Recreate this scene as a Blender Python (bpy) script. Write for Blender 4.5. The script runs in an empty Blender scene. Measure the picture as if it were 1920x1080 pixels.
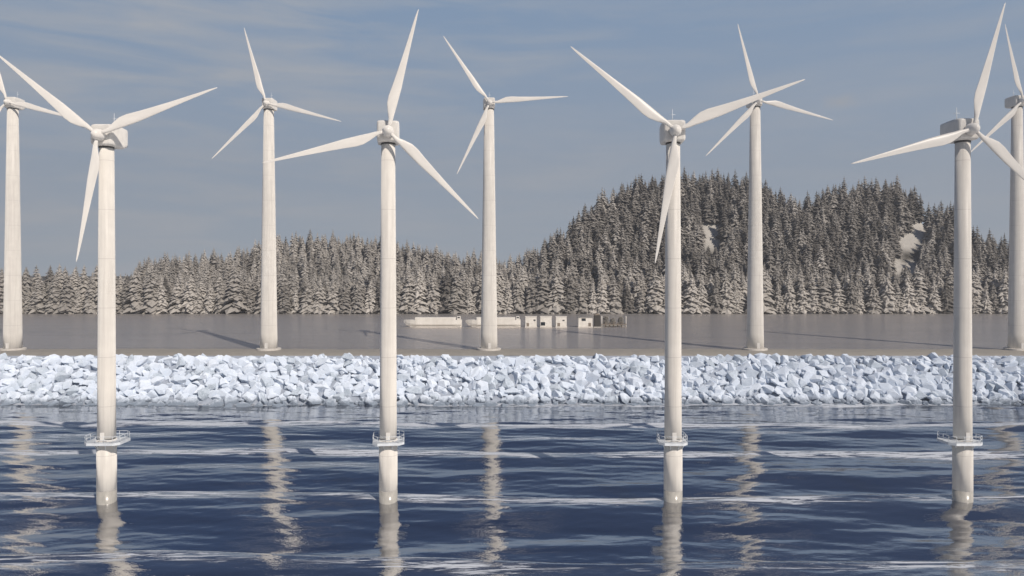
import bpy, math, random
import numpy as np
from mathutils import Vector

random.seed(7)
rng = np.random.default_rng(7)
scene = bpy.context.scene
COL = scene.collection
rad = math.radians

# ------------------------------------------------------------------ camera
F = 1400.0          # focal length in pixels of the 1920 px wide photograph
HY = 515.0          # horizon row
CH = 56.0           # camera height above the sea
cam = bpy.data.cameras.new('camera')
cam.sensor_width = 36.0
cam.lens = F / 1920.0 * 36.0
cam.shift_y = -(540.0 - HY) / 1920.0
cam.clip_start = 0.5
cam.clip_end = 60000.0
camo = bpy.data.objects.new('camera', cam)
COL.objects.link(camo)
camo.location = (0, 0, CH)
camo.rotation_euler = (rad(90), 0, 0)
scene.camera = camo

# ------------------------------------------------------------------ light
SUN_AZ = 34.0       # degrees to the right of straight behind the camera
SUN_EL = 38.0
sx = math.sin(rad(SUN_AZ)) * math.cos(rad(SUN_EL))
sy = -math.cos(rad(SUN_AZ)) * math.cos(rad(SUN_EL))
sz = math.sin(rad(SUN_EL))
sd = bpy.data.lights.new('sun', 'SUN')
sd.energy = 3.9
sd.angle = rad(0.5)
sd.color = (1.0, 0.90, 0.79)
so = bpy.data.objects.new('sun', sd)
COL.objects.link(so)
so.rotation_euler = Vector((sx, sy, sz)).to_track_quat('Z', 'Y').to_euler()

world = bpy.data.worlds.new('World')
scene.world = world
world.use_nodes = True
wt = world.node_tree
for n in list(wt.nodes):
    wt.nodes.remove(n)
wo = wt.nodes.new('ShaderNodeOutputWorld')
bg = wt.nodes.new('ShaderNodeBackground')
sky = wt.nodes.new('ShaderNodeTexSky')
sky.sky_type = 'NISHITA'
sky.sun_disc = False
sky.sun_elevation = rad(SUN_EL)
sky.sun_rotation = math.atan2(sx, sy)
sky.air_density = 1.0
sky.dust_density = 0.6
sky.ozone_density = 2.0
bg.inputs['Strength'].default_value = 0.088
SKY_TINT = (0.30, 0.38, 0.50, 1)
CLOUD = (3.70, 4.02, 4.62, 1)
tc = wt.nodes.new('ShaderNodeTexCoord')
sep = wt.nodes.new('ShaderNodeSeparateXYZ')
wt.links.new(tc.outputs['Generated'], sep.inputs[0])
tint = wt.nodes.new('ShaderNodeMix'); tint.data_type = 'RGBA'; tint.blend_type = 'MULTIPLY'
tint.inputs[0].default_value = 1.0
wt.links.new(sky.outputs[0], tint.inputs[6]); tint.inputs[7].default_value = SKY_TINT
# thin veil of haze and high cloud: thick at the horizon, wisps above
ramp = wt.nodes.new('ShaderNodeValToRGB')
ramp.color_ramp.interpolation = 'EASE'
e = ramp.color_ramp.elements
e[0].position = 0.34; e[0].color = (1, 1, 1, 1)
e[1].position = 0.41; e[1].color = (0.0, 0, 0, 1)
wt.links.new(sep.outputs[2], ramp.inputs[0])
mp = wt.nodes.new('ShaderNodeMapping'); mp.inputs['Scale'].default_value = (2.2, 2.2, 17.0)
mp.inputs['Rotation'].default_value = (0.0, 0.10, 0.3)
wt.links.new(tc.outputs['Generated'], mp.inputs[0])
nz = wt.nodes.new('ShaderNodeTexNoise'); nz.inputs['Scale'].default_value = 1.9
nz.inputs['Detail'].default_value = 7; nz.inputs['Roughness'].default_value = 0.58
nz.inputs['Distortion'].default_value = 0.35
wt.links.new(mp.outputs[0], nz.inputs['Vector'])
grad = wt.nodes.new('ShaderNodeMapRange'); grad.inputs['From Min'].default_value = -0.02; grad.inputs['From Max'].default_value = 0.33
wt.links.new(sep.outputs[2], grad.inputs[0])
low = wt.nodes.new('ShaderNodeMix'); low.data_type = 'RGBA'
wt.links.new(grad.outputs[0], low.inputs[0]); low.inputs[6].default_value = (4.1, 4.55, 5.1, 1); low.inputs[7].default_value = (2.55, 3.6, 5.2, 1)
base = wt.nodes.new('ShaderNodeMix'); base.data_type = 'RGBA'
wt.links.new(ramp.outputs[0], base.inputs[0]); wt.links.new(tint.outputs[2], base.inputs[6]); wt.links.new(low.outputs[2], base.inputs[7])
nr = wt.nodes.new('ShaderNodeMapRange'); nr.inputs['From Min'].default_value = 0.40
nr.inputs['From Max'].default_value = 0.70; nr.inputs['To Max'].default_value = 1.0
wt.links.new(nz.outputs[0], nr.inputs[0])
sd_ = wt.nodes.new('ShaderNodeMapRange'); sd_.inputs['From Min'].default_value = 0.25; sd_.inputs['From Max'].default_value = -0.50
sd_.inputs['To Min'].default_value = 0.35; sd_.inputs['To Max'].default_value = 1.0
wt.links.new(sep.outputs[0], sd_.inputs[0])
wf = wt.nodes.new('ShaderNodeMath'); wf.operation = 'MULTIPLY'
wt.links.new(nr.outputs[0], wf.inputs[0]); wt.links.new(sd_.outputs[0], wf.inputs[1])
wf2 = wt.nodes.new('ShaderNodeMath'); wf2.operation = 'MULTIPLY'
wt.links.new(wf.outputs[0], wf2.inputs[0]); wt.links.new(ramp.outputs[0], wf2.inputs[1])
mixc = wt.nodes.new('ShaderNodeMix'); mixc.data_type = 'RGBA'
wt.links.new(wf2.outputs[0], mixc.inputs[0])
wt.links.new(base.outputs[2], mixc.inputs[6]); mixc.inputs[7].default_value = (4.5, 4.75, 5.2, 1)
pd = Vector(((1575 - 960) / F, 1.0, (HY - 190) / F)).normalized()
sb = wt.nodes.new('ShaderNodeVectorMath'); sb.operation = 'SUBTRACT'; sb.inputs[1].default_value = pd
wt.links.new(tc.outputs['Generated'], sb.inputs[0])
sc_ = wt.nodes.new('ShaderNodeVectorMath'); sc_.operation = 'MULTIPLY'; sc_.inputs[1].default_value = (42, 42, 78)
wt.links.new(sb.outputs[0], sc_.inputs[0])
nn_ = wt.nodes.new('ShaderNodeTexNoise'); nn_.inputs['Scale'].default_value = 60.0; nn_.inputs['Detail'].default_value = 4
wt.links.new(tc.outputs['Generated'], nn_.inputs['Vector'])
ln = wt.nodes.new('ShaderNodeVectorMath'); ln.operation = 'LENGTH'; wt.links.new(sc_.outputs[0], ln.inputs[0])
ad = wt.nodes.new('ShaderNodeMath'); ad.operation = 'MULTIPLY_ADD'; ad.inputs[1].default_value = 1.3
wt.links.new(nn_.outputs[0], ad.inputs[0]); wt.links.new(ln.outputs['Value'], ad.inputs[2])
pr = wt.nodes.new('ShaderNodeMapRange'); pr.inputs['From Min'].default_value = 0.55; pr.inputs['From Max'].default_value = 1.7
pr.inputs['To Min'].default_value = 0.45; pr.inputs['To Max'].default_value = 0.0; pr.interpolation_type = 'SMOOTHSTEP'
wt.links.new(ad.outputs[0], pr.inputs[0])
mixp = wt.nodes.new('ShaderNodeMix'); mixp.data_type = 'RGBA'
wt.links.new(pr.outputs[0], mixp.inputs[0]); wt.links.new(mixc.outputs[2], mixp.inputs[6]); mixp.inputs[7].default_value = (4.6, 4.5, 4.5, 1)
wt.links.new(mixp.outputs[2], bg.inputs['Color'])
wt.links.new(bg.outputs[0], wo.inputs['Surface'])

vs = scene.view_settings
vs.view_transform = 'Standard'
try:
    vs.look = 'None'
except Exception:
    pass
vs.exposure = 0.0
vs.gamma = 1.0
vs.use_curve_mapping = False

# ------------------------------------------------------------------ helpers
def X_at(px, D):
    return (px - 960.0) * D / F
def Z_at(py, D):
    return CH + (HY - py) * D / F

class MB:
    def __init__(s):
        s.v = []; s.f = []; s.sm = []
    def add(s, verts, faces, smooth=False):
        b = len(s.v)
        s.v += [tuple(p) for p in verts]
        s.f += [tuple(b + i for i in f) for f in faces]
        s.sm += [smooth] * len(faces)
    def loft(s, rings, smooth=True, cap=True):
        n = len(rings[0]); b = len(s.v)
        for r in rings:
            s.v += [tuple(p) for p in r]
        for i in range(len(rings) - 1):
            for j in range(n):
                a = b + i * n + j; c = b + i * n + (j + 1) % n
                s.f.append((a, c, c + n, a + n)); s.sm.append(smooth)
        if cap:
            s.f.append(tuple(b + j for j in reversed(range(n)))); s.sm.append(False)
            s.f.append(tuple(b + (len(rings) - 1) * n + j for j in range(n))); s.sm.append(False)
    def lathe(s, prof, n=24, c=(0, 0), smooth=True, cap=True):
        rings = []
        for r, z in prof:
            rings.append([(c[0] + r * math.cos(2 * math.pi * j / n), c[1] + r * math.sin(2 * math.pi * j / n), z) for j in range(n)])
        s.loft(rings, smooth, cap)
    def tube(s, a, b, r, n=6, smooth=True, r2=None):
        a = Vector(a); b = Vector(b); d = (b - a).normalized()
        u = d.orthogonal().normalized(); w = d.cross(u)
        r2 = r if r2 is None else r2
        s.loft([[a + (u * math.cos(t) + w * math.sin(t)) * r for t in [2 * math.pi * j / n for j in range(n)]],
                [b + (u * math.cos(t) + w * math.sin(t)) * r2 for t in [2 * math.pi * j / n for j in range(n)]]], smooth)
    def box(s, x0, x1, y0, y1, z0, z1, bev=0.0):
        if bev <= 0:
            s.add([(x0, y0, z0), (x1, y0, z0), (x1, y1, z0), (x0, y1, z0), (x0, y0, z1), (x1, y0, z1), (x1, y1, z1), (x0, y1, z1)],
                  [(0, 3, 2, 1), (4, 5, 6, 7), (0, 1, 5, 4), (1, 2, 6, 5), (2, 3, 7, 6), (3, 0, 4, 7)])
        else:
            b = bev
            def ring(i, z):
                return [(x0 + i, y0 + b + 0 if i == 0 else y0 + b, z)] if False else [
                    (x0 + b, y0 + i, z), (x1 - b, y0 + i, z), (x1 - i, y0 + b, z), (x1 - i, y1 - b, z),
                    (x1 - b, y1 - i, z), (x0 + b, y1 - i, z), (x0 + i, y1 - b, z), (x0 + i, y0 + b, z)]
            s.loft([ring(b * .8, z0), ring(0, z0 + b), ring(0, z1 - b), ring(b * .8, z1)], False)
    def build(s, name, m, parent=None, loc=(0, 0, 0)):
        me = bpy.data.meshes.new(name)
        me.from_pydata(s.v, [], s.f)
        me.polygons.foreach_set('use_smooth', s.sm)
        me.materials.append(m)
        me.update()
        o = bpy.data.objects.new(name, me)
        COL.objects.link(o)
        o.location = loc
        if parent:
            o.parent = parent
        return o

def np_mesh(name, V, Fc, m, smooth=True, parent=None):
    me = bpy.data.meshes.new(name)
    nf, k = Fc.shape
    me.vertices.add(len(V)); me.vertices.foreach_set('co', V.astype(np.float32).ravel())
    me.loops.add(nf * k); me.loops.foreach_set('vertex_index', Fc.astype(np.int32).ravel())
    me.polygons.add(nf)
    me.polygons.foreach_set('loop_start', (np.arange(nf) * k).astype(np.int32))
    me.polygons.foreach_set('loop_total', np.full(nf, k, np.int32))
    me.polygons.foreach_set('use_smooth', np.full(nf, smooth))
    me.materials.append(m)
    me.update(calc_edges=True)
    me.validate()
    o = bpy.data.objects.new(name, me)
    COL.objects.link(o)
    if parent:
        o.parent = parent
    return o

def tag(o, label=None, cat=None, group=None, kind=None):
    if label: o['label'] = label
    if cat: o['category'] = cat
    if group: o['group'] = group
    if kind: o['kind'] = kind
    return o

def empty(name, loc=(0, 0, 0), rz=0.0):
    o = bpy.data.objects.new(name, None)
    COL.objects.link(o)
    o.location = loc
    o.rotation_euler = (0, 0, rz)
    o.empty_display_size = 1.0
    return o

def copy_tree(o, parent=None):
    c = o.copy()
    COL.objects.link(c)
    c.parent = parent
    for ch in list(o.children):
        copy_tree(ch, c)
    return c

def mat(name):
    m = bpy.data.materials.new(name)
    m.use_nodes = True
    nt = m.node_tree
    return m, nt, nt.nodes['Principled BSDF']

def N(nt, t, **kw):
    n = nt.nodes.new(t)
    for k_, v_ in kw.items():
        if k_ in n.inputs:
            n.inputs[k_].default_value = v_
        else:
            setattr(n, k_, v_)
    return n

def mixrgb(nt, fac, a, b):
    m = nt.nodes.new('ShaderNodeMix'); m.data_type = 'RGBA'
    for s_, v_ in ((m.inputs[0], fac), (m.inputs[6], a), (m.inputs[7], b)):
        if isinstance(v_, bpy.types.NodeSocket):
            nt.links.new(v_, s_)
        elif isinstance(v_, (int, float)):
            s_.default_value = v_
        else:
            s_.default_value = (*v_, 1) if len(v_) == 3 else v_
    return m.outputs[2]

def noise(nt, vec, scale, detail=4, rough=0.5, lo=0.3, hi=0.7, stretch=None, dist=0.0):
    if stretch:
        mp_ = nt.nodes.new('ShaderNodeMapping'); mp_.inputs['Scale'].default_value = stretch
        nt.links.new(vec, mp_.inputs[0]); vec = mp_.outputs[0]
    n = N(nt, 'ShaderNodeTexNoise', Scale=scale, Detail=detail, Roughness=rough, Distortion=dist)
    nt.links.new(vec, n.inputs['Vector'])
    r = nt.nodes.new('ShaderNodeMapRange')
    r.inputs['From Min'].default_value = lo; r.inputs['From Max'].default_value = hi
    nt.links.new(n.outputs[0], r.inputs[0])
    return r.outputs[0]

def bump(nt, bsdf, h, strength, dist):
    b = nt.nodes.new('ShaderNodeBump')
    b.inputs['Strength'].default_value = strength; b.inputs['Distance'].default_value = dist
    nt.links.new(h, b.inputs['Height'])
    nt.links.new(b.outputs[0], bsdf.inputs['Normal'])

def simple(name, a, b, scale, rough=0.5, stretch=None, bmp=0.0, metallic=0.0, detail=4):
    m, nt, p = mat(name)
    t = nt.nodes.new('ShaderNodeTexCoord')
    f = noise(nt, t.outputs['Object'], scale, detail, 0.55, 0.3, 0.7, stretch)
    nt.links.new(mixrgb(nt, f, a, b), p.inputs['Base Color'])
    p.inputs['Roughness'].default_value = rough
    p.inputs['Metallic'].default_value = metallic
    if bmp:
        bump(nt, p, f, bmp, 0.1)
    return m

# ------------------------------------------------------------------ materials
M = {}
# off white painted steel with faint rain streaks and weld seams every few metres
m, nt, p = mat('painted_tower_steel')
t = nt.nodes.new('ShaderNodeTexCoord')
f1 = noise(nt, t.outputs['Object'], 1.0, 5, 0.6, 0.45, 0.8, (1.6, 1.6, 0.06))
f2 = noise(nt, t.outputs['Object'], 0.35, 3, 0.5, 0.3, 0.7)
c1 = mixrgb(nt, f2, (0.76, 0.735, 0.69), (0.70, 0.675, 0.635))
c2 = mixrgb(nt, f1, c1, (0.60, 0.575, 0.54))
wv = N(nt, 'ShaderNodeTexWave', wave_type='BANDS', bands_direction='Z', wave_profile='SAW', Scale=0.0262)
nt.links.new(t.outputs['Object'], wv.inputs['Vector'])
wr = nt.nodes.new('ShaderNodeMapRange'); wr.inputs['From Min'].default_value = 0.985; wr.inputs['From Max'].default_value = 0.995
wr.inputs['To Max'].default_value = 0.55
nt.links.new(wv.outputs['Fac'], wr.inputs[0])
nt.links.new(mixrgb(nt, wr.outputs[0], c2, (0.42, 0.40, 0.38)), p.inputs['Base Color'])
p.inputs['Roughness'].default_value = 0.5
p.inputs['Diffuse Roughness'].default_value = 1.0
M['tower'] = m
M['blade'] = simple('white_blade_gelcoat', (0.80, 0.78, 0.745), (0.73, 0.71, 0.68), 0.5, 0.4, (1, 1, 0.3))
M['nacelle'] = simple('white_nacelle_shell', (0.76, 0.745, 0.715), (0.67, 0.655, 0.63), 0.7, 0.45, (1, 1, 0.5))
for q_ in ('blade', 'nacelle'):
    M[q_].node_tree.nodes['Principled BSDF'].inputs['Diffuse Roughness'].default_value = 1.0
M['dark'] = simple('dark_grille', (0.05, 0.05, 0.05), (0.10, 0.10, 0.10), 2.0, 0.6)
M['rail'] = simple('white_galvanised_rail', (0.72, 0.76, 0.80), (0.58, 0.62, 0.66), 1.2, 0.45)
m, nt, p = mat('wet_stained_steel')
t = nt.nodes.new('ShaderNodeTexCoord')
f1 = noise(nt, t.outputs['Object'], 1.3, 5, 0.6, 0.3, 0.7, (1, 1, 0.35))
nt.links.new(mixrgb(nt, f1, (0.50, 0.48, 0.44), (0.34, 0.33, 0.30)), p.inputs['Base Color'])
p.inputs['Roughness'].default_value = 0.25
M['wet'] = m
M['concrete'] = simple('pale_concrete', (0.68, 0.65, 0.60), (0.54, 0.51, 0.47), 0.8, 0.8, bmp=0.3)
M['boat'] = simple('white_boat_hull', (0.74, 0.71, 0.66), (0.62, 0.59, 0.54), 0.35, 0.5, (1, 1, 0.4))
M['cabin'] = simple('white_rendered_wall', (0.74, 0.71, 0.66), (0.60, 0.57, 0.52), 0.6, 0.7)
M['cabin_roof'] = simple('grey_felt_roof', (0.30, 0.29, 0.27), (0.22, 0.21, 0.20), 0.8, 0.8)
M['timber'] = simple('weathered_timber', (0.26, 0.22, 0.18), (0.13, 0.11, 0.09), 1.0, 0.85, (3, 3, 0.5))
M['darktimber'] = simple('tarred_timber', (0.055, 0.05, 0.045), (0.03, 0.028, 0.025), 1.0, 0.8, (3, 3, 0.5))
m, nt, p = mat('dark_window_glass')
p.inputs['Base Color'].default_value = (0.02, 0.025, 0.03, 1); p.inputs['Roughness'].default_value = 0.08
M['glass'] = m

# sea: dark body, clear reflections, foam carried on the swell crests
m, nt, p = mat('sea_water')
geo = nt.nodes.new('ShaderNodeNewGeometry')
at = nt.nodes.new('ShaderNodeAttribute'); at.attribute_name = 'foam'
n1 = noise(nt, geo.outputs['Position'], 1.0, 8, 0.74, 0.35, 0.66, (0.07, 0.75, 0.3), 0.7)
n2 = noise(nt, geo.outputs['Position'], 1.0, 4, 0.6, 0.40, 0.75, (0.014, 0.030, 0.1))
mu = N(nt, 'ShaderNodeMath', operation='MULTIPLY'); nt.links.new(at.outputs['Fac'], mu.inputs[0]); nt.links.new(n1, mu.inputs[1])
fr = nt.nodes.new('ShaderNodeMapRange'); fr.inputs['From Min'].default_value = 0.28; fr.inputs['From Max'].default_value = 0.60
fr.interpolation_type = 'SMOOTHSTEP'
nt.links.new(mu.outputs[0], fr.inputs[0])
veil = N(nt, 'ShaderNodeMath', operation='MULTIPLY'); nt.links.new(at.outputs['Fac'], veil.inputs[0]); veil.inputs[1].default_value = 0.15
body = mixrgb(nt, n2, (0.001, 0.005, 0.024), (0.002, 0.008, 0.028))
body2 = mixrgb(nt, veil.outputs[0], body, (0.26, 0.29, 0.34))
nt.links.new(mixrgb(nt, fr.outputs[0], body2, (0.62, 0.66, 0.72)), p.inputs['Base Color'])
p.inputs['Roughness'].default_value = 0.6
p.inputs['Specular IOR Level'].default_value = 0.0
rb = noise(nt, geo.outputs['Position'], 1.0, 4, 0.6, 0.2, 0.8, (0.22, 0.6, 0.5))
bn = nt.nodes.new('ShaderNodeBump'); bn.inputs['Strength'].default_value = 0.16; bn.inputs['Distance'].default_value = 0.3
nt.links.new(rb, bn.inputs['Height'])
gl = nt.nodes.new('ShaderNodeBsdfGlossy'); gl.inputs['Roughness'].default_value = 0.04
gl.inputs['Color'].default_value = (1, 1, 1, 1)
nt.links.new(bn.outputs[0], gl.inputs['Normal'])
gf = nt.nodes.new('ShaderNodeMapRange'); gf.inputs['To Min'].default_value = 0.60; gf.inputs['To Max'].default_value = 0.03
nt.links.new(fr.outputs[0], gf.inputs[0])
ms = nt.nodes.new('ShaderNodeMixShader')
nt.links.new(gf.outputs[0], ms.inputs[0]); nt.links.new(p.outputs[0], ms.inputs[1]); nt.links.new(gl.outputs[0], ms.inputs[2])
nt.links.new(ms.outputs[0], nt.nodes['Material Output'].inputs['Surface'])
M['sea'] = m

m, nt, p = mat('lake_water')
geo = nt.nodes.new('ShaderNodeNewGeometry')
n1 = noise(nt, geo.outputs['Position'], 1.0, 4, 0.6, 0.35, 0.7, (0.006, 0.05, 0.1))
nt.links.new(mixrgb(nt, n1, (0.50, 0.475, 0.45), (0.62, 0.59, 0.555)), p.inputs['Base Color'])
p.inputs['Roughness'].default_value = 0.6; p.inputs['Specular IOR Level'].default_value = 0.0
rb = noise(nt, geo.outputs['Position'], 1.0, 4, 0.6, 0.2, 0.8, (0.12, 0.5, 0.4))
bn = nt.nodes.new('ShaderNodeBump'); bn.inputs['Strength'].default_value = 1.0; bn.inputs['Distance'].default_value = 1.0
nt.links.new(rb, bn.inputs['Height'])
gl = nt.nodes.new('ShaderNodeBsdfGlossy'); gl.inputs['Roughness'].default_value = 0.17; 
ls = noise(nt, geo.outputs['Position'], 1.0, 5, 0.6, 0.3, 0.7, (0.004, 0.11, 0.1))
nt.links.new(mixrgb(nt, ls, (1.0, 0.96, 0.92), (0.86, 0.82, 0.78)), gl.inputs['Color'])
nt.links.new(bn.outputs[0], gl.inputs['Normal'])
ms = nt.nodes.new('ShaderNodeMixShader'); ms.inputs[0].default_value = 0.70
nt.links.new(p.outputs[0], ms.inputs[1]); nt.links.new(gl.outputs[0], ms.inputs[2])
nt.links.new(ms.outputs[0], nt.nodes['Material Output'].inputs['Surface'])
M['lake'] = m

m, nt, p = mat('sand')
geo = nt.nodes.new('ShaderNodeNewGeometry')
n1 = noise(nt, geo.outputs['Position'], 0.22, 6, 0.65, 0.3, 0.7)
n2 = noise(nt, geo.outputs['Position'], 2.4, 3, 0.6, 0.35, 0.7)
cc = mixrgb(nt, n1, (0.40, 0.365, 0.315), (0.28, 0.26, 0.235))
nt.links.new(mixrgb(nt, n2, cc, (0.36, 0.34, 0.30)), p.inputs['Base Color'])
p.inputs['Roughness'].default_value = 0.9
bump(nt, p, n2, 0.5, 0.2)
M['sand'] = m

m, nt, p = mat('forest_soil')
geo = nt.nodes.new('ShaderNodeNewGeometry')
n1 = noise(nt, geo.outputs['Position'], 0.09, 6, 0.65, 0.3, 0.7)
at = nt.nodes.new('ShaderNodeAttribute'); at.attribute_name = 'bare'
c0 = mixrgb(nt, n1, (0.085, 0.078, 0.065), (0.05, 0.047, 0.04))
c1 = mixrgb(nt, n1, (0.56, 0.54, 0.50), (0.46, 0.44, 0.41))
nt.links.new(mixrgb(nt, at.outputs['Fac'], c0, c1), p.inputs['Base Color'])
p.inputs['Roughness'].default_value = 0.95
bump(nt, p, n1, 0.6, 1.0)
M['soil'] = m

def rock_mat(name, use_attr):
    m, nt, p = mat(name)
    geo = nt.nodes.new('ShaderNodeNewGeometry')
    if use_attr:
        a_ = nt.nodes.new('ShaderNodeAttribute'); a_.attribute_name = 'tone'; v = a_.outputs['Fac']
    else:
        oi = nt.nodes.new('ShaderNodeObjectInfo'); v = oi.outputs['Random']
    n1 = noise(nt, geo.outputs['Position'], 0.55, 6, 0.7, 0.35, 0.7)
    n2 = noise(nt, geo.outputs['Position'], 2.2, 4, 0.6, 0.3, 0.7)
    cr = nt.nodes.new('ShaderNodeValToRGB')
    el = cr.color_ramp.elements
    el[0].position = 0.0; el[0].color = (0.34, 0.41, 0.48, 1)
    el[1].position = 1.0; el[1].color = (0.82, 0.88, 0.97, 1)
    q = el.new(0.2); q.color = (0.62, 0.70, 0.81, 1)
    nt.links.new(v, cr.inputs[0])
    c = mixrgb(nt, n1, cr.outputs[0], (0.64, 0.71, 0.80))
    f_ = N(nt, 'ShaderNodeMath', operation='MULTIPLY'); f_.inputs[1].default_value = 0.3
    nt.links.new(n2, f_.inputs[0])
    dry = mixrgb(nt, f_.outputs[0], c, (0.76, 0.81, 0.88))
    sz_ = nt.nodes.new('ShaderNodeSeparateXYZ'); nt.links.new(geo.outputs['Position'], sz_.inputs[0])
    zn = N(nt, 'ShaderNodeMath', operation='MULTIPLY_ADD'); zn.inputs[1].default_value = 2.0
    nt.links.new(n1, zn.inputs[0]); nt.links.new(sz_.outputs[2], zn.inputs[2])
    wm = nt.nodes.new('ShaderNodeMapRange'); wm.inputs['From Min'].default_value = 2.2; wm.inputs['From Max'].default_value = 4.4
    nt.links.new(zn.outputs[0], wm.inputs[0])
    nt.links.new(mixrgb(nt, wm.outputs[0], (0.24, 0.29, 0.36), dry), p.inputs['Base Color'])
    p.inputs['Diffuse Roughness'].default_value = 1.0
    p.inputs['Roughness'].default_value = 0.8
    bump(nt, p, n2, 0.5, 0.25)
    return m
M['rock_one'] = rock_mat('pale_blue_rock', False)
M['rock_many'] = rock_mat('pale_blue_rock_heap', True)
M['core'] = simple('dark_rubble_core', (0.42, 0.47, 0.55), (0.28, 0.32, 0.39), 0.4, 0.9)

def fir_mat(name, use_attr):
    m, nt, p = mat(name)
    geo = nt.nodes.new('ShaderNodeNewGeometry')
    if use_attr:
        a_ = nt.nodes.new('ShaderNodeAttribute'); a_.attribute_name = 'tone'; v = a_.outputs['Fac']
    else:
        oi = nt.nodes.new('ShaderNodeObjectInfo'); sp_ = nt.nodes.new('ShaderNodeSeparateColor')
        nt.links.new(oi.outputs['Color'], sp_.inputs[0]); v = sp_.outputs[0]
    c = mixrgb(nt, v, (0.115, 0.108, 0.10), (0.56, 0.53, 0.49))
    n1 = noise(nt, geo.outputs['Position'], 0.5, 4, 0.7, 0.35, 0.7)
    f_ = N(nt, 'ShaderNodeMath', operation='MULTIPLY'); f_.inputs[1].default_value = 0.4
    nt.links.new(n1, f_.inputs[0])
    nt.links.new(mixrgb(nt, f_.outputs[0], c, (0.22, 0.205, 0.185)), p.inputs['Base Color'])
    p.inputs['Roughness'].default_value = 0.85
    p.inputs['Specular IOR Level'].default_value = 0.15
    return m
M['fir_one'] = fir_mat('frosted_fir_needles', False)
M['fir_many'] = fir_mat('frosted_forest_needles', True)
M['bark'] = simple('fir_bark', (0.14, 0.12, 0.10), (0.07, 0.06, 0.05), 2.0, 0.9)

# ------------------------------------------------------------------ setting
LAKE = 19.3
ground = MB(); ground.add([(-30000, -30000, -6), (30000, -30000, -6), (30000, 30000, -6), (-30000, 30000, -6)], [(0, 1, 2, 3)])
tag(ground.build('ground', M['soil']), kind='structure')

# sea surface: real swell geometry. crests lie at these distances (metres from the camera)
SWELL = 1.6
def sea_height(Xg, Yg):
    warp = 2.2 * np.sin(Xg / 61.0 + 0.4) + 1.3 * np.sin(Xg / 23.0 + 1.1) + 0.5 * np.sin(Xg / 9.3)
    Yw = Yg + warp
    ph = (Yw - 187.0) / 45.5
    # spacing narrows towards the camera, as the crest lines in the picture do
    ph = np.interp(Yw, [60, 102, 145, 187, 234, 278, 322, 400], [-3, -2, -1, 0, 1, 2, 3, 4.7])
    # steep-backed swell: a long face leaning to the camera, a short back behind each crest
    f = ph - np.floor(ph)
    B = 0.17
    u = np.clip(f / B, 0, 1)
    w = np.clip((f - B) / (1 - B), 0, 1)
    s = np.where(f < B, 1 - 2 * u * u * (3 - 2 * u), -1 + 2 * (0.25 * w * w * (3 - 2 * w) + 0.75 * w))
    f2 = ph + 0.045 - np.floor(ph + 0.045)
    d_ = np.minimum(f2, 1 - f2)
    crest = np.exp(-(d_ / 0.115) ** 2)
    z = SWELL * s - 0.75
    r = np.random.default_rng(3)
    for i in range(34):
        L = 3.5 * (1.12 ** i) * 0.8 if i < 24 else r.uniform(9, 34)
        L = min(L, 34)
        a = r.normal(0, 0.19) + math.pi / 2
        kx, ky = math.cos(a) * 2 * np.pi / L, math.sin(a) * 2 * np.pi / L
        z = z + 0.0029 * L ** 0.92 * np.sin(kx * Xg + ky * Yg + r.uniform(0, 6.28))
    return z, crest
xs = np.arange(-330, 330.1, 0.9)
ys = np.concatenate([np.arange(40, 120, 1.5), np.arange(120, 331, 0.45)])
Xg, Yg = np.meshgrid(xs, ys)
Zg, Cg = sea_height(Xg, Yg)
V = np.stack([Xg, Yg, Zg], -1).reshape(-1, 3)
ny, nx = Xg.shape
idx = np.arange(nx * ny).reshape(ny, nx)
Fq = np.stack([idx[:-1, :-1], idx[:-1, 1:], idx[1:, 1:], idx[1:, :-1]], -1).reshape(-1, 4)
sea = np_mesh('sea', V, Fq, M['sea'])
fa = sea.data.attributes.new('foam', 'FLOAT', 'POINT')
s_off, c2 = sea_height(Xg, Yg - 1.2)
foam = np.exp((Cg - 1) * 3.2)
foam = np.where(Cg > 0.02, Cg ** 1.25, 0) * (0.92 + 0.22 * np.sin(Xg / 17.0 + Yg / 9.0) * np.sin(Xg / 41.0 + Yg / 23.0 + 1.0) + 0.16 * np.sin(Xg / 7.3 + Yg / 5.0)) * np.clip(1 + (Yg - 187) / 190.0, 0.78, 1.6)
fa.data.foreach_set('value', foam.astype(np.float32).ravel())
tag(sea, kind='structure')
outer = MB()
for (x0, x1, y0, y1) in ((-9000, -329, -9000, 340), (329, 9000, -9000, 340), (-329, 329, -9000, 41)):
    outer.add([(x0, y0, -1.2), (x1, y0, -1.2), (x1, y1, -1.2), (x0, y1, -1.2)], [(0, 1, 2, 3)])
tag(outer.build('open_water', M['sea']), kind='structure')

# embankment: rubble core under the boulders, and the sand strip on its crest
prof = [(312, -5.5), (318.5, 0.2 - 1.6), (336, 15.6), (341.5, 18.9)]
core = MB()
xs2 = np.arange(-1500, 1501, 30)
for a, b in zip(xs2[:-1], xs2[1:]):
    for (y0, z0), (y1, z1) in zip(prof[:-1], prof[1:]):
        core.add([(a, y0, z0), (b, y0, z0), (b, y1, z1), (a, y1, z1)], [(0, 1, 2, 3)])
tag(core.build('embankment', M['core']), kind='structure')
xs2 = np.arange(-1500, 1501, 4.0)
py_ = [341.5, 344, 350, 358, 364, 368, 376, 392]
pz_ = [18.9, 19.5, 19.75, 19.8, 19.6, 19.35, 18.8, 17.0]
Xg, Yi = np.meshgrid(xs2, np.arange(8))
Yg = np.array(py_)[Yi] + np.where((Yi > 2) & (Yi < 7), 1.2 * np.sin(Xg / 37.0) + 0.7 * np.sin(Xg / 11.0), 0)
Zg = np.array(pz_)[Yi] + rng.normal(0, 0.06, Xg.shape)
V = np.stack([Xg, Yg, Zg], -1).reshape(-1, 3)
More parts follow.
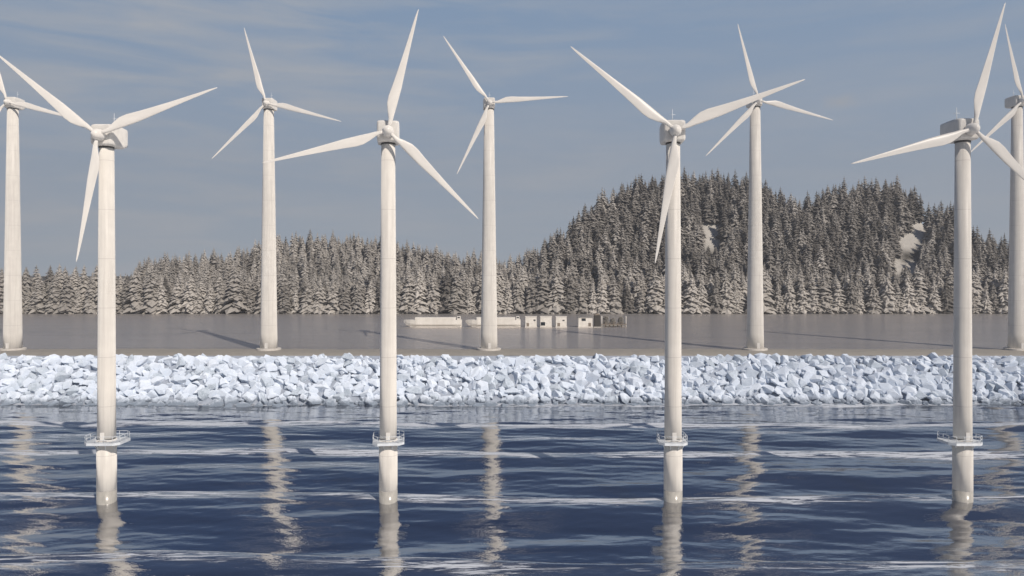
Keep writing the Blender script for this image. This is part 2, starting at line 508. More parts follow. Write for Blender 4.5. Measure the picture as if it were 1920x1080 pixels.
idx = np.arange(V.shape[0]).reshape(8, -1)
Fq = np.stack([idx[:-1, :-1], idx[:-1, 1:], idx[1:, 1:], idx[1:, :-1]], -1).reshape(-1, 4)
tag(np_mesh('sand_bank', V, Fq, M['sand']), kind='structure')

lk = MB(); lk.add([(-1500, 366, LAKE), (1500, 366, LAKE), (1500, 760, LAKE), (-1500, 760, LAKE)], [(0, 1, 2, 3)])
tag(lk.build('lake', M['lake']), kind='structure')

# hills behind the lake: skyline of tree tops in the photograph -> ridge heights
SK = [(-400, 500), (0, 506), (120, 508), (240, 506), (265, 480), (400, 472), (490, 452), (540, 436), (660, 434), (760, 456), (880, 472),
      (950, 474), (1010, 458), (1050, 428), (1090, 390), (1150, 350), (1215, 328), (1290, 324), (1400, 328), (1440, 348),
      (1505, 376), (1555, 350), (1620, 338), (1685, 338), (1722, 356), (1745, 388), (1790, 384), (1825, 432), (1890, 452), (1950, 440), (2200, 400), (2500, 420)]
skx = np.array([a for a, b in SK], float); sky_ = np.array([b for a, b in SK], float)
SHORE = 704.0
TREE = 35.0
def ridge(px):
    top = np.interp(px, skx, sky_)
    h = np.clip((508 - top) / 184.0, 0, 1.2)
    lf = np.clip((1080 - px) / 160.0, 0, 1) * np.clip(h * 8, 0, 1)
    Dr = 738 + 60 * lf + 160 * h
    zr = CH + (HY - top) * Dr / F - TREE * (0.95 - 0.20 * lf)
    return Dr, np.maximum(zr, LAKE + 1.5)
def hill_z(X, D):
    px = 960 + X / D * F
    Dr, zr = ridge(px)
    t = np.clip((D - SHORE) / (Dr - SHORE), -0.2, 1)
    tt = np.where(t > 0, t * t * (1.6 - 0.6 * t), t)
    z = LAKE + 0.25 + (zr - LAKE) * tt
    back = np.clip((D - Dr) / 500.0, 0, 1)
    z = z - (zr - LAKE) * back * back * (3 - 2 * back)
    return z + 0.6 * np.sin(X / 13.0) * np.sin(D / 9.0) * np.clip((D - SHORE) / 20, 0, 1)
xs = np.arange(-1500, 1501, 6.0)
ys = np.concatenate([np.arange(696, 1000, 4.0), np.arange(1000, 1500, 20.0)])
Xg, Yg = np.meshgrid(xs, ys)
Zg = hill_z(Xg, Yg)
V = np.stack([Xg, Yg, Zg], -1).reshape(-1, 3)
idx = np.arange(V.shape[0]).reshape(len(ys), -1)
Fq = np.stack([idx[:-1, :-1], idx[:-1, 1:], idx[1:, 1:], idx[1:, :-1]], -1).reshape(-1, 4)
hills = np_mesh('hills', V, Fq, M['soil'])
tag(hills, kind='structure')
CLEAR = [(1336, 441, 18, 18), (1722, 432, 15, 15), (1702, 452, 15, 10), (1680, 500, 7, 10), (1708, 505, 9, 7)]
pxg = 960 + Xg / Yg * F; pyg = HY - (Zg - CH) / Yg * F
bare = np.zeros_like(Xg)
for cx, cy, rx, ry in CLEAR:
    bare = np.maximum(bare, np.clip(1.9 - np.hypot((pxg - cx) / (rx + 3), (pyg - cy) / (ry + 4)), 0, 1))
bare = np.where(Yg < 990, bare, 0)
ba = hills.data.attributes.new('bare', 'FLOAT', 'POINT')
ba.data.foreach_set('value', bare.astype(np.float32).ravel())

# ------------------------------------------------------------------ firs
def fir_geo(seed, whorls, per, H=1.0, R=0.28):
    """crown of drooping, ragged boughs for a fir of height 1"""
    r = np.random.default_rng(seed)
    V = []; T = []
    lean = r.normal(0, 0.006, 2)
    for w in range(whorls):
        t = w / (whorls - 1.0)
        z = 0.085 + 0.895 * t ** 0.93
        rad_ = R * ((1 - t) ** 0.70) * (0.9 + 0.2 * r.random()) * (0.80 if w == 0 else 1) + 0.008
        n = max(5, int(per * (1 - 0.45 * t)))
        ph = r.random() * 6.28
        for j in range(n):
            a = ph + 2 * math.pi * (j + r.uniform(-0.3, 0.3)) / n
            L = rad_ * r.uniform(0.50, 1.22)
            if r.random() < 0.06:
                L *= 0.35
            dro = L * r.uniform(0.30, 0.62)
            wd = L * r.uniform(0.20, 0.36) + 0.005
            ca, sa = math.cos(a), math.sin(a)
            zz = z + r.uniform(-0.008, 0.008)
            up = 0.016 + 0.012 * r.random()
            ox, oy = lean * zz
            b = len(V)
            V += [(ox, oy, zz + up),
                  (ox + ca * L * .55 - sa * wd, oy + sa * L * .55 + ca * wd, zz - dro * .52),
                  (ox + ca * L, oy + sa * L, zz - dro * r.uniform(.75, 1.1)),
                  (ox + ca * L * .55 + sa * wd, oy + sa * L * .55 - ca * wd, zz - dro * .52),
                  (ox + ca * L * .6, oy + sa * L * .6, zz - dro * .22)]
            T += [(b, b + 1, b + 4), (b + 1, b + 2, b + 4), (b + 4, b + 2, b + 3), (b, b + 4, b + 3)]
    b = len(V)
    V += [(lean[0], lean[1], 1.02), (0.006, 0, 0.93), (-0.004, 0.005, 0.93), (-0.004, -0.005, 0.93)]
    T += [(b, b + 1, b + 2), (b, b + 2, b + 3), (b, b + 3, b + 1)]
    return np.array(V), np.array(T)
near_v = [fir_geo(20 + i, 29, 13) for i in range(6)]
far_v = [fir_geo(60 + i, 19, 10, R=0.265) for i in range(6)]
trunk = MB()
trunk.lathe([(0.013, -0.03), (0.0115, 0.06), (0.008, 0.4), (0.003, 0.85)], 7)

trees = []
D = SHORE + 4.0
row = 0
while D < 985:
    step = 11.6 - 2.4 * min(1, row / 5.0)
    half = D * 1.16
    for i in range(int(2 * D * (1250 / F) / step) + 2):
        X = -D * 1250 / F + step * (i + 0.5 * (row % 2)) + random.uniform(-2.6, 2.6)
        Y = D + random.uniform(-2.6, 2.6) * (0.5 if row == 0 else 1)
        px = 960 + X / Y * F
        if px < -240 or px > 2160:
            continue
        Dr, zr = ridge(np.array([px])); Dr = float(Dr[0])
        if Y > Dr + 26:
            continue
        z = float(hill_z(np.array([X]), np.array([Y]))[0])
        h = TREE * random.choice((0.66, 0.80, 0.90, 0.97, 1.0, 1.08, 1.20)) * random.uniform(0.95, 1.05)
        h *= (1.06 if row < 2 else 1.0) - (0.27 if px < 960 else 0.27 - 0.27 * min(1, (px - 960) / 160.0)) * min(1.0, max(0.0, (Y - 728) / 30.0))
        py_b = HY - (z - CH) / Y * F; py_t = HY - (z + h - CH) / Y * F; hw = h * 0.16 / Y * F
        bad = False
        for cx, cy, rx, ry in CLEAR:
            if py_t < cy + ry and py_b > cy - ry * 0.9 and abs(px - cx) < rx + hw * 0.45:
                bad = True
        if bad and row > 2:
            # firs in front of a clearing are kept only where their tips stay below it
            room = (py_b - max(cy_ + ry_ for cx_, cy_, rx_, ry_ in CLEAR if abs(px - cx_) < rx_ + hw)) if any(abs(px - c_[0]) < c_[2] + hw for c_ in CLEAR) else 0
            if room > 24 and random.random() < 0.8:
                h = room * Y / F * 0.95
            else:
                continue
        trees.append([Y, X, z - 0.3, h, px, row])
    D += 8.6 - 0.6 * min(1, row / 5.0) + (4.5 if row == 1 else 0)
    row += 1
trees.sort(key=lambda a: a[0])

def tone_at(px, Y):
    """how frosted a fir is: pale on the low left shore and foreshore, darker up the right hill"""
    up = min(1.0, max(0.0, (Y - 725) / 60.0))
    right = min(1.0, max(0.0, (px - 960) / 160.0))
    base = 0.67 - 0.44 * up * right + 0.04 * up * (1 - right)
    return min(1.0, max(0.03, base + random.gauss(0, 0.27)))

inframe = [t for t in trees if -10 < t[4] < 1930]
ind = inframe[:300]
ind_ids = set(id(t) for t in ind)
rest = [t for t in trees if id(t) not in ind_ids]
edges = [(0, 'left of the leftmost lake tower'), (24, None)]
def shore_phrase(px):
    segs = [(110, 'beside the leftmost tower'),
            (200, 'just left of the first sea tower'),
            (504, 'between first sea tower and second bank tower'),
            (728, 'between second bank tower and second sea tower'),
            (917, 'behind the two long white barges'),
            (1180, 'behind the white boathouses and jetty'),
            (1262, 'just left of the third sea tower'),
            (1416, 'between third sea tower and fourth bank tower'),
            (1805, 'between fourth bank tower and rightmost sea tower'),
            (9999, 'right of the rightmost sea tower')]
    for lim, s in segs:
        if px < lim:
            return s
protos = []
for i in range(6):
    me = bpy.data.meshes.new('crown')
    me.from_pydata([tuple(v) for v in near_v[i][0]], [], [tuple(int(q) for q in t_) for t_ in near_v[i][1]])
    me.materials.append(M['fir_one'])
    protos.append(me)
tm = bpy.data.meshes.new('trunk')
tm.from_pydata(trunk.v, [], trunk.f); tm.materials.append(M['bark'])
seen_front = None
for t_ in ind:
    Y, X, z, h, px, rw = t_
    root = empty('fir_tree', (X, Y, z), random.uniform(0, 6.28))
    wv_ = random.uniform(0.88, 1.16)
    root.scale = (h * wv_, h * wv_, h)
    c = bpy.data.objects.new('crown', random.choice(protos)); COL.objects.link(c); c.parent = root
    tn = tone_at(px, Y)
    c.color = (tn, tn, tn, 1)
    tk = bpy.data.objects.new('trunk', tm); COL.objects.link(tk); tk.parent = root
    front = rw == 0
    tag(root, ('grey fir in the front row, ' if front else 'grey fir behind the front row, ') + shore_phrase(px), 'fir tree', 'firs along the far lake shore')
# the rest of the wood
VV = []; TT = []; tones = []; off = 0
for (Y, X, z, h, px, rw) in rest:
    v, f_ = random.choice(far_v)
    a = random.uniform(0, 6.28); ca, sa = math.cos(a), math.sin(a)
    w = random.uniform(0.88, 1.16)
    Q = np.stack([(v[:, 0] * ca - v[:, 1] * sa) * h * w + X, (v[:, 0] * sa + v[:, 1] * ca) * h * w + Y, v[:, 2] * h + z], -1)
    VV.append(Q); TT.append(f_ + off); off += len(v)
    tones.append(np.full(len(v), tone_at(px, Y)))
wood = np_mesh('fir_wood', np.concatenate(VV), np.concatenate(TT), M['fir_many'], smooth=False)
ta = wood.data.attributes.new('tone', 'FLOAT', 'POINT')
ta.data.foreach_set('value', np.concatenate(tones).astype(np.float32))
tag(wood, 'dense wood of grey frosted firs covering the hills behind the lake', 'forest', kind='stuff')
print('trees', len(ind), len(rest))

# ------------------------------------------------------------------ boulders
def boulder_geo(seed):
    import bmesh
    r = random.Random(seed)
    bm = bmesh.new()
    for i in range(11):
        v = Vector((r.gauss(0, 1), r.gauss(0, 1), r.gauss(0, 1))).normalized()
        k_ = r.uniform(0.80, 1.0)
        bm.verts.new((v.x * k_ * 0.60, v.y * k_ * 0.52, v.z * k_ * 0.46))
    res = bmesh.ops.convex_hull(bm, input=bm.verts[:])
    junk = [g for g in res['geom_interior'] if isinstance(g, bmesh.types.BMVert)]
    bmesh.ops.delete(bm, geom=junk, context='VERTS')
    bmesh.ops.dissolve_limit(bm, angle_limit=rad(14), verts=bm.verts[:], edges=bm.edges[:])
    bmesh.ops.bevel(bm, geom=bm.edges[:], offset=0.018, segments=1, affect='EDGES', clamp_overlap=True)
    bmesh.ops.triangulate(bm, faces=bm.faces[:])
    bmesh.ops.recalc_face_normals(bm, faces=bm.faces[:])
    me = bpy.data.meshes.new('boulder')
    bm.to_mesh(me)
    V = np.array([v.co[:] for v in bm.verts]); T = np.array([[v.index for v in f.verts] for f in bm.faces])
    bm.free()
    me.materials.append(M['rock_one'])
    return me, V, T
bgeo = [boulder_geo(100 + i) for i in range(14)]
def slope_z(Y):
    return np.interp(Y, [p_[0] for p_ in prof] + [348], [p_[1] for p_ in prof] + [19.6])
rocks = []
Ls = 0.0
path_len = 30.0
for lay in range(2):
    for i in range(13):
        t = i / 12.0
        Y0 = 317.2 + t * (338.9 - 317.2)
        X = -300.0 + random.uniform(0, 3)
        while X < 300:
            s = random.choice((2.8, 3.8, 4.8, 5.6, 6.4, 7.4)) * (0.85 if lay else 1.0)
            Y = Y0 + random.uniform(-1.2, 1.2)
            if Y > 338.3:
                s *= random.choice((0.6, 0.8, 1.0, 1.15))
            z = float(slope_z(Y)) + random.uniform(-0.2, 0.6) + (0.1 if lay == 0 else 0.9) - (0.9 if Y > 338 else 0)
            if lay == 0 or random.random() < 0.35:
                rocks.append((s, X, Y, z))
            X += s * random.uniform(0.60, 0.92)
def big(r_):
    px = 960 + r_[1] / r_[2] * F
    return (1000 if -5 < px < 1925 else 0) + r_[0] + 0.12 * r_[3] * 0 + random.random() * 0.01 + (0.6 if r_[3] > slope_z(r_[2]) + 1.2 else 0)
rocks.sort(key=big, reverse=True)
def rock_phrase(px):
    segs = [(200, 'left of first sea tower'), (504, 'between first sea and second bank towers'), (728, 'just left of second sea tower'),
            (917, 'between second sea and middle bank towers'), (1262, 'just left of third sea tower'),
            (1416, 'between third sea and fourth bank towers'), (1805, 'just left of rightmost sea tower'), (9999, 'right of rightmost sea tower')]
    for lim, s in segs:
        if px < lim:
            return s
for (s, X, Y, z) in rocks[:300]:
    me = random.choice(bgeo)[0]
    o = bpy.data.objects.new('boulder', me)
    COL.objects.link(o)
    o.location = (X, Y, z); o.scale = (s * 1.1, s, s)
    o.rotation_euler = (random.uniform(-0.5, 0.5), random.uniform(-0.5, 0.5), random.uniform(0, 6.28))
    px = 960 + X / Y * F
    hgt = 'low' if z < 7.0 else ('halfway up' if z < 13.5 else 'near the top')
    tag(o, 'pale boulder ' + hgt + ' on the bank, ' + rock_phrase(px), 'boulder', 'large boulders armouring the bank')
VV = []; TT = []; tones = []; off = 0
for (s, X, Y, z) in rocks[300:]:
    _, v, f_ = random.choice(bgeo)
    from mathutils import Euler
    Rm = np.array(Euler((random.uniform(-0.6, 0.6), random.uniform(-0.6, 0.6), random.uniform(0, 6.28))).to_matrix())
    Q = (v * s) @ Rm.T + np.array([X, Y, z])
    VV.append(Q); TT.append(f_ + off); off += len(v)
    tones.append(np.full(len(v), random.random()))
heap = np_mesh('rock_armour', np.concatenate(VV), np.concatenate(TT), M['rock_many'], smooth=False)
ta = heap.data.attributes.new('tone', 'FLOAT', 'POINT')
ta.data.foreach_set('value', np.concatenate(tones).astype(np.float32))
tag(heap, 'smaller pale blue-white rocks heaped between the large boulders on the bank', 'rocks', kind='stuff')
print('rocks', len(rocks))

# ------------------------------------------------------------------ wind turbines
def blade_mb(R):
    mb = MB(); rings = []
    st = [(0.028, 0.030, 1.0, 0), (0.06, 0.030, 1.0, 0), (0.10, 0.040, 0.8, 10), (0.15, 0.062, 0.48, 12), (0.21, 0.086, 0.30, 11), (0.27, 0.090, 0.25, 9),
          (0.36, 0.080, 0.22, 7), (0.48, 0.064, 0.20, 5), (0.60, 0.050, 0.18, 4), (0.72, 0.038, 0.17, 2.5), (0.84, 0.027, 0.16, 1.5), (0.93, 0.018, 0.15, 0.5),
          (0.98, 0.010, 0.15, 0), (1.0, 0.003, 0.15, 0)]
    n = 16
    for t, ch, th, tw in st:
        c = ch * R * (0.93 if R < 34 else 0.82); ring = []
        le = min(0.5, 0.28 + 0.22 * (1 if t < 0.07 else 0)) * c
        le = 0.5 * c if t < 0.07 else max(0.018 * R, 0.26 * c) if t < 0.3 else 0.30 * c
        for j in range(n):
            a = 2 * math.pi * j / n
            x = le - c * (0.5 - 0.5 * math.cos(a))
            y = 0.5 * c * th * math.sin(a) * (1 if th > 0.7 else (0.75 + 0.55 * math.cos(a * 1.0)))
            y = 0.5 * c * th * math.sin(a) * (1.0 if th > 0.7 else max(0.25, 0.80 + 0.45 * math.cos(a)))
            ct, s_ = math.cos(rad(tw)), math.sin(rad(tw))
            pre = -0.012 * R * t * t
            ring.append((x * ct - y * s_, x * s_ + y * ct + pre, t * R))
        rings.append(ring)
    mb.loft(rings)
    return mb
def nacelle_rings(sc, L0, L1, W, H):
    rings = []
    def sect(y, w, h, zc=0.0, e_=9.0):
        out = []
        for j in range(24):
            a = 2 * math.pi * (j + .5) / 24
            ca, sa = math.cos(a), math.sin(a)
            x = abs(ca) ** (2 / e_) * (1 if ca > 0 else -1) * w / 2
            z = abs(sa) ** (2 / e_) * (1 if sa > 0 else -1) * h / 2
            out.append((x, y, z + zc))
        return out
    rings += [sect(L0, W * .80, H * .80, 0, 6), sect(L0 + .25 * sc, W * .93, H * .92, 0, 8), sect(L0 + 0.9 * sc, W, H * .98), sect(L1 - 2.2 * sc, W, H),
              sect(L1 - 0.5 * sc, W * .95, H * .88, H * .05), sect(L1, W * .84, H * .72, H * .09)]
    return rings
def turbine(px, D, base_z, hub_y, phase, R, yaw, sea_based, tower_r, label, group, deck=None):
    X = X_at(px, D)
    root = empty('wind_turbine', (X, D, base_z), rad(yaw))
    tag(root, label, 'wind turbine', group)
    sc = 1.0 if sea_based else 1.0
    over = 4.2 * sc
    hz = Z_at(hub_y, D - over) - base_z
    rb_, rt_ = tower_r
    nW, nH = 5.4 * sc, 5.3 * sc
    top = hz + 0.35 - nH / 2 - 0.12
    tw = MB()
    if sea_based:
        z0 = 3.4
        prof_ = [(rb_, z0), (rb_, 15.7)]
        tw.lathe(prof_, 40)
        up_ = MB()
        up_.lathe([(rb_ * .93, 16.02), (rb_ * .90, 30), (rb_ * .85, 55), (rt_, top)], 40)
        up_.build('tower', M['tower'], root)
        tp = tw.build('transition_piece', M['tower'], root)
        ws = MB(); ws.lathe([(rb_ + .01, -4.0), (rb_ + .01, z0 - 0.003)], 40)
        ws.build('splash_zone', M['wet'], root)
        # work platform with guard rail
        dk = MB()
        w0, w1 = deck
        ring = [(-w0, -2.4), (-w0 + 1.2, -3.7), (w1 - 1.2, -3.7), (w1, -2.4), (w1, 2.4), (w1 - 1.2, 3.7), (-w0 + 1.2, 3.7), (-w0, 2.4)]
        dk.loft([[(x, y, z) for x, y in ring] for z in (14.85, 15.45)], False)
        # support brackets
        for a in range(8):
            an = 2 * math.pi * a / 8 + .39
            dk.tube((rb_ * math.cos(an), rb_ * math.sin(an), 13.6), (3.0 * math.cos(an), 3.0 * math.sin(an), 15.0), 0.10, 6)
        pf = dk.build('platform', M['rail'], root)
        rl = MB()
        for zz in (16.2, 17.0):
            for q in range(8):
                a, b = ring[q], ring[(q + 1) % 8]
                rl.tube((a[0] * .97, a[1] * .97, zz), (b[0] * .97, b[1] * .97, zz), 0.06, 6)
        for q in range(8):
            a, b = ring[q], ring[(q + 1) % 8]
            n = max(1, int(math.dist(a, b) / 1.9))
            for i in range(n):
                x = (a[0] + (b[0] - a[0]) * i / n) * .97; y = (a[1] + (b[1] - a[1]) * i / n) * .97
                rl.tube((x, y, 15.45), (x, y, 17.05), 0.055, 5)
        rl.build('railing', M['rail'], pf)
        db = MB()
        db.box(-.5, .5, -rb_ * .93 - .06, -rb_ * .93 + .3, 15.48, 17.7)
        db.build('door', M['nacelle'], root)
    else:
        tw.lathe([(rb_, 0.9), (rb_ * .97, 8), (rb_ * .86, 40), (rb_ * .72, 80), (rt_, top)], 40)
        tw.build('tower', M['tower'], root)
        fl = MB(); fl.lathe([(rb_ * 1.42, -1.2), (rb_ * 1.42, 0.75), (rb_ * 1.36, 0.9), (rb_ * .6, 0.9)], 40, smooth=False)
        fl.build('foundation', M['concrete'], root)
        db = MB(); db.box(-.7, .7, -rb_ - .05, -rb_ + .5, 1.0, 3.6); db.build('door', M['nacelle'], root)
    yb = MB(); yb.lathe([(rt_ * 1.06, top - .28), (rt_ * 1.06, top + .02), (rt_ * 0.9, top + .3)], 32)
    yb.build('yaw_collar', M['dark'], root)
    nb = MB(); nb.loft(nacelle_rings(sc, -over + 1.45, 5.6 * sc, nW, nH))
    nac = nb.build('nacelle', M['nacelle'], root, (0, 0, hz + 0.35))
    vt = MB()
    vt.box(-1.4, 1.4, 5.6 * sc - .04, 5.6 * sc + .06, -nH * .12, nH * .30)
    vt.build('vent', M['dark'], nac)
    ht = MB(); ht.box(-1.5, 1.5, 1.0, 4.0, nH * .49, nH * .49 + .35, 0.1); ht.build('roof_hatch', M['nacelle'], nac)
    mast = MB()
    mast.tube((0.3, 2.9, nH * .5), (0.3, 2.9, nH * .5 + 3.6), 0.11, 6, r2=0.06)
    mast.tube((-.45, 2.9, nH * .5 + 2.2), (1.05, 2.9, nH * .5 + 2.2), 0.06, 5)
    mast.build('weather_mast', M['rail'], nac)
    # spinner and rotor
    hb = MB(); rings = []
    for y, r_ in [(-over - 1.7, .06), (-over - 1.6, .40), (-over - 1.3, .80), (-over - .8, 1.12), (-over, 1.36), (-over + .9, 1.45), (-over + 1.4, 1.35)]:
        rings.append([(r_ * math.cos(2 * math.pi * j / 28), y, -r_ * math.sin(2 * math.pi * j / 28)) for j in range(28)])
    hb.loft(rings)
    hub = hb.build('hub', M['blade'], root, (0, 0, hz))
    bm_ = blade_mb(R)
    for k_ in range(3):
        b = bm_.build('blade', M['blade'], root, (0, -over, hz))
        b.rotation_euler = (0, rad(phase + 120 * k_), 0)
    return root

D1 = 183.0; D2 = 360.0
GS = 'wind turbines standing in the sea'; GB = 'wind turbines on the sand bank'
NR = (2.25, 1.68)
turbine(200, D1, 0, 252, -51.0, 31.0, 0, True, NR, 'wind turbine standing in the sea furthest left, blades in a Y shape', GS, (4.1, 4.6))
turbine(728, D1, 0, 245, 14.0, 30.2, 8, True, NR, 'second wind turbine in the sea from the left, one blade pointing up', GS, (3.7, 3.9))
turbine(1262, D1, 0, 244, -51.0, 32.4, -3, True, NR, 'third wind turbine in the sea, blade hanging in front of the dark hill', GS, (3.8, 3.1))
turbine(1805, D1, 0, 241, 14.0, 31.0, 1, True, NR, 'wind turbine in the sea furthest right, dark shaded side and wide platform', GS, (5.0, 3.4))
FR = (4.05, 2.35); zb = 19.75
turbine(24, D2, zb, 191, -16.0, 37.4, 0, False, FR, 'leftmost wind turbine on the sand bank, rotor cut by the photo edge', GB)
turbine(504, D2, zb, 193, -16.0, 37.2, 0, False, FR, 'wind turbine on the sand bank between the first and second sea turbines', GB)
turbine(917, D2, zb, 192, -35.5, 38.0, 6, False, FR, 'wind turbine on the bank before the barges, one blade level to the right', GB)
turbine(1416, D2, zb, 188, -16.0, 37.6, 4, False, FR, 'wind turbine on the bank before the dark hill, right of third sea turbine', GB)
turbine(1907, D2, zb, 188, -14.0, 37.4, 1, False, (3.9, 2.3), 'rightmost wind turbine on the sand bank, half behind the rightmost sea turbine', GB)

# ------------------------------------------------------------------ barges, cabins and jetty on the lake
DB = 524.0
def barge(px0, px1, label, wheel):
    x0, x1 = X_at(px0, DB), X_at(px1, DB); L = x1 - x0
    root = empty('barge', ((x0 + x1) / 2, DB, LAKE))
    tag(root, label, 'barge', 'long white barges moored on the lake')
    h = MB(); rings = []
    for t, w, bz, tz in [(0, 0.15, 3.4, 5.0), (.05, 1.7, 1.4, 5.1), (.12, 3.0, 0.2, 5.2), (.22, 3.8, -.6, 5.2), (.85, 3.8, -.6, 5.1), (.97, 3.4, -.3, 5.2), (1.0, 3.0, 0.3, 5.2)]:
        x = -L / 2 + t * L
        rings.append([(x, -w * .72, bz), (x, w * .72, bz), (x, w, bz + (tz - bz) * .5), (x, w, tz), (x, -w, tz), (x, -w, bz + (tz - bz) * .5)])
    h.loft(rings, False)
    hull = h.build('hull', M['boat'], root)
    g = MB(); g.box(-L * .30, L * .40, -2.9, 2.9, 5.0, 6.9, 0.2); hc = g.build('hatch_cover', M['boat'], root)
    w = MB(); w.box(L * .42, L * .48, -2.4, 2.4, 5.1, 7.6, 0.15); wh = w.build('wheelhouse', M['boat'], root)
    gl = MB(); gl.box(L * .43, L * .47, -2.46, -2.38, 6.3, 7.1); gl.build('window', M['glass'], wh)
    r_ = MB(); r_.box(-L * .46, L * .5, -3.86, -3.76, 1.2, 1.5); r_.build('rubbing_strip', M['timber'], root)
    return root
barge(757, 866, 'long white barge with raked bow, left of the middle bank turbine', True)
barge(873, 976, 'long white barge moored behind the tower of the middle bank turbine', True)

def cabin(px0, px1, hh, label, win, door, step=None):
    x0, x1 = X_at(px0, DB), X_at(px1, DB); w = (x1 - x0) / 2
    root = empty('boathouse', ((x0 + x1) / 2, DB, LAKE))
    tag(root, label, 'boathouse', 'white boathouses on the lake')
    f = MB(); f.box(-w - .3, w + .3, -3.6, 3.6, -.5, .55); f.build('float', M['concrete'], root)
    b = MB(); b.box(-w, w, -3.0, 3.0, .55, hh); wl = b.build('wall', M['cabin'], root)
    r_ = MB(); r_.box(-w - .25, w + .25, -3.3, 3.3, hh, hh + .35); r_.build('roof', M['cabin_roof'] if step else M['cabin'], root)
    for (a, c, z0, z1) in win:
        g = MB(); g.box(-w + 2 * w * a, -w + 2 * w * c, -3.04, -2.9, z0, z1)
        fo = g.build('window', M['glass'], root)
        s_ = MB(); s_.box(-w + 2 * w * a - .1, -w + 2 * w * c + .1, -3.14, -3.04, z0 - .15, z0); s_.build('sill', M['cabin'], fo)
    if door:
        g = MB(); g.box(-w + 2 * w * door[0], -w + 2 * w * door[1], -3.05, -2.9, .6, 3.0); g.build('door', M['timber'], root)
    return root
cabin(985, 1006, 7.2, 'plain white boathouse next to the stern of the right barge', [(.72, .9, 4.4, 5.4)], (.1, .32))
cabin(1013, 1034, 7.3, 'white boathouse with a dark low opening at its left corner', [(.03, .42, 1.2, 3.6)], None)
cabin(1042, 1062, 7.2, 'narrow white boathouse standing alone between two gaps, third from the barge', [(.60, .8, 4.4, 5.2)], (.12, .38))
cabin(1084, 1110, 6.6, 'widest white boathouse, dark window under its roof, beside the tarred shed', [(.22, .52, 4.4, 6.2)], (.70, .90), True)
root = empty('tarred_shed', (X_at(1119.5, DB), DB, LAKE))
tag(root, 'tall narrow dark shed right of the widest white boathouse', 'shed')
b = MB(); b.box(-2.1, 2.1, -2.4, 2.4, .3, 8.4); b.build('wall', M['darktimber'], root)
b = MB(); b.add([(-2.4, -2.6, 8.4), (2.4, -2.6, 8.4), (2.4, 2.6, 8.4), (-2.4, 2.6, 8.4), (0, -2.6, 10.0), (0, 2.6, 10.0)],
                [(0, 3, 2, 1), (0, 1, 4), (2, 3, 5), (1, 2, 5, 4), (3, 0, 4, 5)]); b.build('roof', M['timber'], root)
b = MB(); b.box(-2.5, 2.5, -2.9, 2.9, -.5, .3); b.build('float', M['concrete'], root)
xj0, xj1 = X_at(1127, DB), X_at(1174, DB)
root = empty('jetty', ((xj0 + xj1) / 2, DB, LAKE)); w = (xj1 - xj0) / 2
tag(root, 'weathered timber jetty on piles, right of the dark shed', 'jetty')
b = MB(); b.box(-w, w, -1.6, 1.6, 1.7, 2.2); b.build('deck', M['timber'], root)
for i in range(7):
    for s_ in (-1.3, 1.3):
        b = MB(); x = -w + .3 + (2 * w - .6) * i / 6
        tall = 7.6 if (i in (0, 6) and s_ < 0) else (3.6 if i % 2 else 2.9)
        b.lathe([(.32, -1.5), (.30, tall), (.15, tall + .2)], 10, (x, s_)); b.build('pile', M['cabin'] if tall > 7 else M['timber'], root)
b = MB()
for i in range(3):
    b.tube((-w, -1.3, 3.0 + i * .0), (w, -1.3, 3.0), 0.08, 5)
    break
b.build('rail', M['timber'], root)
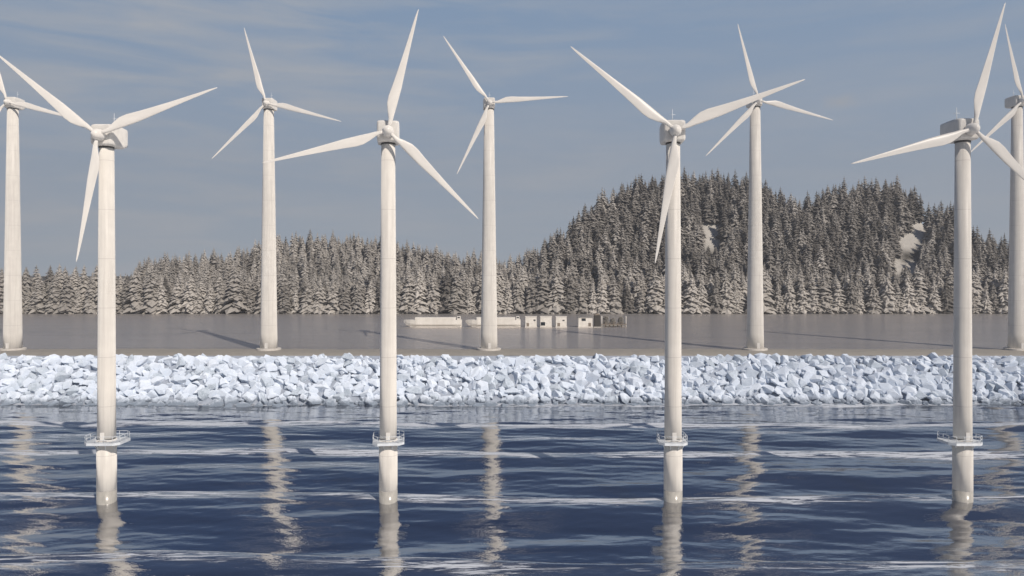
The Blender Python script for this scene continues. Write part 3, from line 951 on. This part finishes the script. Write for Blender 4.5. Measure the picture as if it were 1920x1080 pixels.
# scrubby bushes by the jetty, on a little mud islet
isl = MB()
isl.loft([[((r_ * 1.9) * math.cos(2 * math.pi * j / 20) * (1 + .12 * math.sin(3 * j)), r_ * math.sin(2 * math.pi * j / 20), z) for j in range(20)] for r_, z in ((6.0, -.8), (4.6, .25), (2.5, .7), (.3, .9))], True)
iso = isl.build('mud_islet', M['sand'], None, (X_at(1151, DB), DB + 8, LAKE)); tag(iso, kind='structure')
for i, (px, hh, lab) in enumerate([(1136, 7.0, 'low grey-brown bush behind the left half of the jetty'), (1149, 5.2, 'shortest grey-brown bush, behind the middle of the jetty'), (1164, 6.4, 'grey-brown bush behind the right end of the jetty')]):
    root = empty('bush', (X_at(px, DB + 8), DB + 8, LAKE + .4)); tag(root, lab, 'bush', 'bushes behind the jetty')
    st_ = MB(); lf = MB(); r_ = random.Random(i + 5)
    for q in range(9):
        a = r_.uniform(0, 6.28); tip = Vector((math.cos(a) * r_.uniform(.4, 1.6), math.sin(a) * r_.uniform(.4, 1.6), hh * r_.uniform(.6, .95)))
        st_.tube((0, 0, -.3), tip, .12, 5, r2=.04)
    for q in range(900):
        u = r_.random() ** .7; a = r_.uniform(0, 6.28); rr_ = 2.3 * math.sqrt(r_.random()) * (1 - .55 * abs(u - .4))
        c = Vector((rr_ * math.cos(a), rr_ * math.sin(a), .4 + u * (hh - .4)))
        d1 = Vector((r_.gauss(0, 1), r_.gauss(0, 1), r_.gauss(0, 1))).normalized() * .33
        d2 = d1.orthogonal().normalized() * .22
        lf.add([c - d1, c + d2, c + d1, c - d2], [(0, 1, 2, 3)])
    st_.build('stem', M['bark'], root); fo = lf.build('foliage', M['fir_one'], root); fo.color = (.35, .35, .35, 1)

# ------------------------------------------------------------------ air between the camera and the far wood
hz_ = MB(); hz_.box(-1540, 1540, -60, 1540, -7.5, 290)
hm = bpy.data.materials.new('haze_air'); hm.use_nodes = True
ht_ = hm.node_tree
ht_.nodes.remove(ht_.nodes['Principled BSDF'])
pv = ht_.nodes.new('ShaderNodeVolumePrincipled')
pv.inputs['Color'].default_value = (0.86, 0.87, 0.90, 1)
pv.inputs['Density'].default_value = 0.0002
pv.inputs['Anisotropy'].default_value = 0.2
ht_.links.new(pv.outputs[0], ht_.nodes['Material Output'].inputs['Volume'])
ho = hz_.build('haze', hm)
tag(ho, kind='stuff')
ho['label'] = 'thin pale haze in the air in front of the far wood'; ho['category'] = 'haze'
